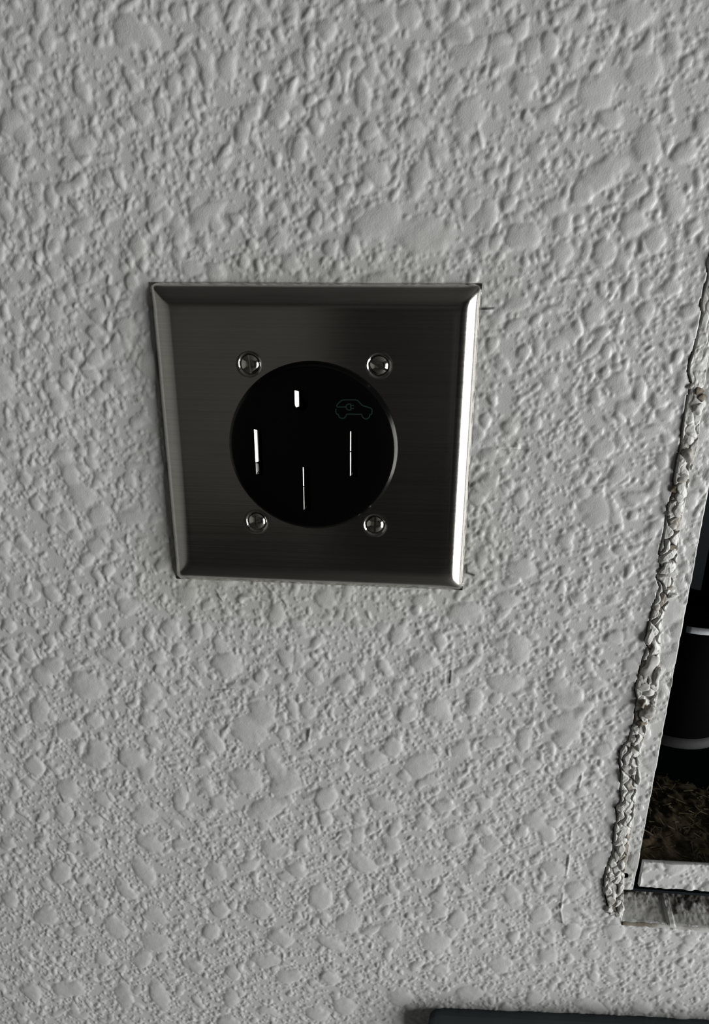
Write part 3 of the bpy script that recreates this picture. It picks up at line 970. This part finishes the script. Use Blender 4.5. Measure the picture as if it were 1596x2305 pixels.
# box interior: five dark panels
BXL, BXR, BZ0, BZ1, BD = 140.0, 462.0, -206.0, 176.0, 112.0
def panel(name, lo_, hi_, material=M_BOXIN):
    bm = bmesh.new()
    add_box(bm, V(*lo_), V(*hi_))
    return bm_obj(name, bm, material, box, False)
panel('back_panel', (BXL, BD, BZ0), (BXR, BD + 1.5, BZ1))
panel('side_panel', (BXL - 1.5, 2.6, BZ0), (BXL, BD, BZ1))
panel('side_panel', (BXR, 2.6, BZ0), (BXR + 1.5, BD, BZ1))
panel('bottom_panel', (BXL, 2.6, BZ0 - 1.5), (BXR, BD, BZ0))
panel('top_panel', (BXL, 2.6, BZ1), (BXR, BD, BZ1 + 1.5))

# black canister inside the box
def ray_at(u, v_, y):
    return wall_pt(u, v_, -y)
cyy = 66.0
rx_, rz_ = ray_at(1548, 1686, cyy - 27)
can = empty('black_canister', V(rx_, cyy, BZ0))
tag(can, 'black round canister with a grey base ring inside the recessed wall box', 'canister')
bm = bmesh.new()
zt = ray_at(1580, 1420, cyy - 25)[1]
lathe(bm, [(0, rz_ * MM), (24 * MM, rz_ * MM), (25.5 * MM, (rz_ + 3) * MM), (25.5 * MM, (zt - 3) * MM), (24 * MM, zt * MM), (16 * MM, (zt + 2) * MM),
           (0, (zt + 2) * MM)], 48, 'Z', (rx_ * MM, cyy * MM, ZC))
bm_obj('body', bm, M_CANIS, can)
bm = bmesh.new()
lathe(bm, [(20 * MM, (rz_ + 5.0) * MM), (26.4 * MM, (rz_ + 4.6) * MM), (27 * MM, (rz_ + 1) * MM), (26.6 * MM, (rz_ - 0.5) * MM), (20 * MM, (rz_ - 0.5) * MM),
           (20 * MM, (rz_ + 5.0) * MM)], 48, 'Z', (rx_ * MM, cyy * MM, ZC))
bm_obj('base_ring', bm, M_GREYRING, can)
nx_ = ray_at(1587, 1320, cyy)[0]
bm = bmesh.new()
lathe(bm, [(15 * MM, (zt + 1) * MM), (15 * MM, 175.8 * MM), (0, 175.8 * MM)], 32, 'Z', ((nx_ + 15) * MM, cyy * MM, ZC))
bm_obj('neck_tube', bm, M_CANIS, can)
bm = bmesh.new()      # added pale strip standing in for light caught on the shoulder rim
A_ = []
for k in range(9):
    a = math.radians(-112 + 5.5 * k)
    for dr, dz_ in ((24.2, 0.8), (25.9, -1.6)):
        A_.append(bm.verts.new(((rx_ + dr * math.cos(a)) * MM, (cyy + dr * math.sin(a)) * MM, ZC + (zt + dz_) * MM)))
for k in range(8):
    bm.faces.new((A_[2 * k], A_[2 * k + 2], A_[2 * k + 3], A_[2 * k + 1]))
ob = bm_obj('rim_highlight', bm, M_RIM_HIGHLIGHT, can)
md = ob.modifiers.new('s', 'SOLIDIFY'); md.thickness = 0.0006

# sawdust and debris lying on the bottom panel
nz_, nx2 = 90, 150
xs_d = np.linspace(BXL + 0.3, BXL + 150, nx2)
ys_d = np.linspace(3.0, 92, nz_)
DX, DY = np.meshgrid(xs_d, ys_d)
pile = np.clip(1.15 - np.hypot((DX - BXL - 6) / 95, (DY - 4) / 75), 0, 1)
HD = 14 * pile ** 1.3 * (1 + 0.35 * smooth_noise((nz_, nx2), 14, 51, 3)) + 1.2 * smooth_noise((nz_, nx2), 3, 52, 2) * (pile > 0.02) - 0.3 * (pile < 0.02)
HD = np.maximum(HD, 0.15)
VD = np.stack([DX, DY, BZ0 + HD], -1).reshape(-1, 3) * MM
VD[:, 2] += ZC
ids = np.arange(nz_ * nx2).reshape(nz_, nx2)
qd = np.stack([ids[:-1, :-1], ids[:-1, 1:], ids[1:, 1:], ids[1:, :-1]], -1).reshape(-1, 4)
qd = qd[pile.ravel()[qd].min(1) > 0.03 + 0.05 * (rng.random(len(qd)))]
pl = link_mesh('sawdust_pile', fast_mesh('sawdust_pile', VD, qd), M_DUST)
tag(pl, 'loose brown sawdust heaped on the floor of the recessed wall box', 'sawdust', None, 'stuff')
bm = bmesh.new()
rd = random.Random(3)
for _ in range(700):
    k = rd.randrange(len(VD))
    x, y, z = VD[k]
    if z < ZC + (BZ0 + 0.8) * MM:
        continue
    l = rd.uniform(1.0, 4.5) * MM
    mt_ = Matrix.Translation((x, y, z + 0.3 * MM)) @ Matrix.Rotation(rd.uniform(0, 6.3), 4, 'Z') @ Matrix.Rotation(rd.uniform(-.6, .6), 4, 'Y')
    add_box(bm, (-l, -0.25 * MM, -0.15 * MM), (l, 0.25 * MM, 0.15 * MM), mt_)
sh = bm_obj('wood_splinters', bm, dusty('pale_splinters', (0.22, 0.17, 0.10), (0.45, 0.38, 0.26), 0.8, 200), pl, False)
sh['kind'] = 'stuff'

# ------------------------------------------------------------------ crumbling filler between wall and rim
def vor(x, z, cell, seed):
    """cellular pattern: (distance to border-ish, cell value)"""
    r = np.random.default_rng(seed)
    tab = r.uniform(0, 1, (64, 512, 3))
    ix, iz = np.floor(x / cell).astype(int), np.floor(z / cell).astype(int)
    d1 = np.full(x.shape, 9.0); d2 = np.full(x.shape, 9.0); val = np.zeros(x.shape)
    for a in (-1, 0, 1):
        for c in (-1, 0, 1):
            tt = tab[(ix + a) % 64, (iz + c) % 512]
            dd_ = np.hypot((ix + a + tt[..., 0]) - x / cell, (iz + c + tt[..., 1]) - z / cell)
            nearer = dd_ < d1
            d2 = np.where(nearer, d1, np.minimum(d2, dd_))
            val = np.where(nearer, tt[..., 2], val)
            d1 = np.where(nearer, dd_, d1)
    return d2 - d1, val
zs_b = np.arange(wall_pt(1385, 2056)[1], 171.0, 0.33)
crumble = lambda z: np.clip((18 - z) / 30, 0.12, 1)
def bead_y(x, z, u):
    e, val = vor(x + 0.6 * np.sin(z * 0.9), z * 0.62, 3.7, 7)
    e2, val2 = vor(x, z + 0.5 * np.sin(x * 2.1), 1.5, 9)
    dome = np.sqrt(np.clip(1 - ((u - 0.34) / 0.66) ** 2, 0.2, 1))
    c = crumble(z)
    crk = np.clip(e / 0.16, 0, 1)
    yy = 0.0 - dome * (0.55 + 1.1 * val * c) - relief_at(x, z, 60) * (1 - c) + (1 - crk) * 1.3 * c - 0.2 * val2 * c + (1 - np.clip(e2 / 0.12, 0, 1)) * 0.12 * c
    return yy
def bead_mark(x, z, y):
    e, val = vor(x + 0.6 * np.sin(z * 0.9), z * 0.62, 3.7, 7)
    r_ = np.clip((0.12 - e) / 0.12, 0, 1) * crumble(z)
    return np.clip(r_ * 0.5, 0, 1)
def bead_grime(x, z, y):
    e, val = vor(x + 0.6 * np.sin(z * 0.9), z * 0.62, 3.7, 7)
    e2, val2 = vor(x, z, 14.0, 12)
    return np.clip((val < 0.12) * 0.7 + (val2 > 0.85) * 0.4, 0, 0.95) * crumble(z)
strip_grid(26, zs_b, lambda z: crack_x(z) + 0.55, lambda z: bead_x(z), bead_y, 'filler_bead', M_CAULK, wall, 6.0, (),
           {'mark': bead_mark, 'grime': bead_grime})

# loose fragments standing proud of the bead: (px, py, half width, half height px, lift mm, tone)
FRAG = [(1604, 588, 12, 24, 1.0, 0), (1577, 895, 12, 10, 1.5, 2), (1570, 880, 14, 9, 1.0, 2), (1568, 920, 13, 15, 1.6, 0), (1553, 870, 7, 7, .8, 1),
        (1547, 1025, 15, 16, 2.2, 1), (1530, 1035, 7, 8, 1.5, 0), (1532, 1075, 15, 13, 1.4, 1), (1527, 1118, 10, 12, 1.6, 0), (1522, 1150, 8, 14, 2.0, 0),
        (1504, 1153, 8, 8, 1.2, 1), (1515, 1100, 9, 8, 1.2, 2), (1510, 1185, 12, 8, 1.0, 1), (1510, 1232, 13, 8, 1.2, 2), (1492, 1258, 11, 9, 1.4, 0),
        (1512, 1288, 14, 9, 1.5, 0), (1497, 1290, 8, 7, 1.2, 1), (1507, 1322, 13, 7, 1.6, 1), (1512, 1340, 12, 6, 1.3, 0), (1475, 1365, 10, 8, 1.6, 1),
        (1482, 1385, 7, 13, 1.0, 1), (1460, 1432, 9, 17, 2.4, 0), (1478, 1462, 7, 7, 1.5, 0), (1462, 1500, 17, 26, 2.0, 0), (1476, 1520, 9, 24, 2.4, 0),
        (1448, 1545, 14, 12, 1.8, 0), (1455, 1555, 15, 8, 2.4, 0), (1440, 1580, 12, 10, 3.0, 2), (1457, 1598, 14, 15, 3.4, 1), (1443, 1625, 10, 9, 2.0, 2),
        (1431, 1640, 9, 11, 1.8, 0), (1448, 1632, 6, 15, 2.0, 0), (1424, 1663, 8, 8, 1.4, 0), (1436, 1678, 6, 10, 2.2, 0), (1422, 1690, 9, 12, 1.6, 1),
        (1434, 1710, 4, 14, 2.0, 0), (1422, 1735, 9, 12, 1.6, 0), (1434, 1745, 6, 16, 2.2, 0), (1415, 1760, 10, 9, 1.2, 1), (1404, 1782, 8, 9, 1.4, 0),
        (1400, 1815, 9, 13, 1.4, 0), (1415, 1812, 8, 16, 1.0, 0), (1394, 1862, 8, 14, 1.4, 0), (1408, 1865, 9, 14, 1.0, 0), (1396, 1912, 9, 15, 1.6, 0),
        (1385, 1925, 8, 12, 1.6, 1), (1398, 1945, 9, 10, 1.8, 0), (1372, 1962, 9, 10, 1.4, 1), (1390, 1965, 9, 8, 1.6, 0), (1368, 1995, 9, 15, 1.5, 0),
        (1380, 2005, 8, 17, 1.6, 0), (1395, 1995, 7, 14, 2.0, 0), (1388, 2030, 8, 8, 2.0, 0), (1396, 2042, 7, 9, 2.2, 0), (1372, 2045, 9, 8, 1.2, 0),
        (1390, 2055, 9, 6, 1.4, 0)]
M_FRAG = [dusty('white_plaster_flake', (0.60, 0.595, 0.57), (0.70, 0.69, 0.67), 0.75, 300, bmp=0.3),
          dusty('soiled_plaster_flake', (0.36, 0.34, 0.30), (0.62, 0.61, 0.58), 0.8, 400, bmp=0.4),
          dusty('brown_board_core', (0.10, 0.075, 0.05), (0.36, 0.32, 0.26), 0.85, 500, bmp=0.5)]
rf = random.Random(8)
for (u, v_, hw, hh_, lift, tone) in FRAG:
    cx, cz = wall_pt(u, v_)
    rx = abs(wall_pt(u + hw, v_)[0] - cx)
    rz = abs(wall_pt(u, v_ - hh_)[1] - cz)
    bm = bmesh.new()
    bmesh.ops.create_icosphere(bm, subdivisions=3, radius=1.0)
    ph = [rf.uniform(0, 6.3) for _ in range(9)]
    planes = [(Vector((rf.gauss(0, 1), rf.gauss(0, 1) - 0.4, rf.gauss(0, 1))).normalized(), rf.uniform(0.45, 0.85)) for _ in range(8)]
    for vt in bm.verts:
        p = vt.co.copy()
        for n, d_ in planes:
            ex = p.dot(n) - d_
            if ex > 0:
                p -= n * ex * 0.8
        w = 1 + 0.10 * math.sin(5 * p.x + ph[0]) * math.sin(4.3 * p.z + ph[1]) + 0.06 * math.sin(11 * p.x + ph[2]) * math.sin(9 * p.z + ph[3]) \
            + 0.05 * math.sin(13 * p.y + ph[4] + 7 * p.z)
        p *= w
        vt.co = Vector((p.x * rx * 1.12, p.y * (0.5 + lift * 0.38), p.z * rz * 1.12))
    bmesh.ops.rotate(bm, verts=bm.verts, matrix=Matrix.Rotation(rf.uniform(-0.25, 0.25), 3, 'Y'))
    for vt in bm.verts:
        vt.co = Vector(V(vt.co.x + cx, vt.co.y - lift * 0.42, vt.co.z + cz))
    sharp(bm_obj('plaster_fragment', bm, M_FRAG[tone], wall), 70)

# torn board edge along the foot of the cut-out: paint smears in front, dark fibre behind
xs_t = np.arange(CUT_A[0] - 0.6, 460, 0.5)
nu = 30
U = np.linspace(0, 1, nu)[:, None]
zc_ = np.minimum(cut_z(xs_t), zc_r)
sn = smooth_noise((nu, len(xs_t)), 7, 61, 3)
sn2 = smooth_noise((nu, len(xs_t)), 2.0, 62, 2)
Yt = -0.4 + U * (BOARD + 1.5) + 0 * xs_t[None, :]
Zt = zc_[None, :] - 0.6 + (0.9 * sn + 0.5 * sn2) * (0.25 + 0.9 * U) + 1.2 * np.clip(1 - U * 7, 0, 1) * 0 + 6.5 * U
step_ = 1.4 * (np.abs(xs_t - wall_pt(1518, 2050)[0]) < 1.6)
Zt = Zt + step_[None, :] * np.clip(1 - np.abs(U - 0.35) * 1.4, 0, 1)
flat = np.stack([np.broadcast_to(xs_t[None, :], Yt.shape), Yt, Zt], -1).reshape(-1, 3)
ids = np.arange(flat.shape[0]).reshape(nu, len(xs_t))
q_ = np.stack([ids[:-1, :-1], ids[:-1, 1:], ids[1:, 1:], ids[1:, :-1]], -1).reshape(-1, 4)
lp = np.concatenate([ids[0, :], ids[1:, -1], ids[-1, ::-1][1:], ids[::-1, 0][1:-1]])
bkv = flat[lp].copy(); bkv[:, 2] -= 2.0
n0, Ln = len(flat), len(lp)
rq_ = np.array([[lp[k], n0 + k, n0 + (k + 1) % Ln, lp[(k + 1) % Ln]] for k in range(Ln)])
allv = np.concatenate([flat, bkv]) * MM
allv[:, 2] += ZC
limit = 0.66 + 0.4 * sn - 0.25 * (xs_t > wall_pt(1520, 2050)[0])[None, :]
a_m = np.clip((U - limit) / 0.10, 0, 1) * (0.75 + 0.25 * sn2)
a_g = np.clip((0.08 - U) / 0.03, 0, 1) * np.clip(0.5 + 1.2 * smooth_noise((1, len(xs_t)), 20, 63, 2), 0, 1) + 0 * U
mkv, grv = np.clip(a_m, 0, 1).ravel(), np.clip(a_g, 0, 1).ravel()
te = link_mesh('torn_board_edge', fast_mesh('torn_board_edge', allv, np.concatenate([q_, rq_]),
               {'mark': np.concatenate([mkv, mkv[lp]]), 'grime': np.concatenate([grv, grv[lp]])}), M_CAULK, wall)
te['label'] = 'torn board edge with white paint smears and dark fibres'
bm = bmesh.new()
for _ in range(420):
    x = rf.uniform(xs_t[0], 250)
    y = rf.uniform(5, BOARD)
    l = rf.uniform(0.6, 2.4)
    mt_ = Matrix.Translation(V(x, y, float(np.interp(x, xs_t, zc_)) + rf.uniform(-0.3, 0.6))) @ Matrix.Rotation(rf.uniform(-1.2, 1.2), 4, 'Y') @ \
        Matrix.Rotation(rf.uniform(-1.0, 1.0), 4, 'X')
    add_box(bm, (-0.07 * MM, -0.07 * MM, 0), (0.07 * MM, 0.07 * MM, l * MM), mt_)
fb = bm_obj('paper_fibres', bm, dusty('torn_paper_fibre', (0.05, 0.04, 0.03), (0.45, 0.42, 0.38), 0.9, 700), wall, False)
fb['kind'] = 'stuff'

# ------------------------------------------------------------------ dark case mounted on the wall under the outlet
TL, TR = wall_pt(966, 2267), wall_pt(1596, 2294)
angc = math.atan2(TR[1] - TL[1], TR[0] - TL[0])
case = empty('dark_case', V(TL[0], 0, TL[1] - 240))
tag(case, 'dark slate box with rounded top corners mounted low on the wall', 'wall case')
mt_ = Matrix.Translation(V(TL[0], 0, TL[1])) @ Matrix.Rotation(-angc, 4, 'Y')
def rounded_case(name, x0, x1, z0, z1, y0, y1, rc, bev, material):
    bm = bmesh.new()
    pts = []
    for cx, cz, a0 in ((x1 - rc, z1 - rc, 0), (x0 + rc, z1 - rc, 90), (x0 + rc, z0 + rc, 180), (x1 - rc, z0 + rc, 270)):
        for k in range(9):
            a = math.radians(a0 + 90 * k / 8)
            pts.append((cx + rc * math.cos(a), cz + rc * math.sin(a)))
    f = bm.faces.new([bm.verts.new((x * MM, y0 * MM, z * MM)) for x, z in pts])
    r = bmesh.ops.extrude_face_region(bm, geom=[f])
    nv = [e for e in r['geom'] if isinstance(e, bmesh.types.BMVert)]
    bmesh.ops.translate(bm, verts=nv, vec=(0, (y1 - y0) * MM, 0))
    es = [e for e in bm.edges if all(abs(vt.co.y - y1 * MM) < 1e-7 for vt in e.verts)]
    bmesh.ops.bevel(bm, geom=es, offset=bev * MM, segments=4, affect='EDGES', profile=0.5)
    bmesh.ops.transform(bm, matrix=mt_, verts=bm.verts)
    return sharp(bm_obj(name, bm, material, case), 40)
rounded_case('case_body', 0, 215, -240, 0, -0.2, -4, 7, 0.3, M_CASE)
rounded_case('front_lid', -0.8, 215.8, -240.8, 0.8, -4.3, -9.5, 7.5, 1.0, M_CASE)
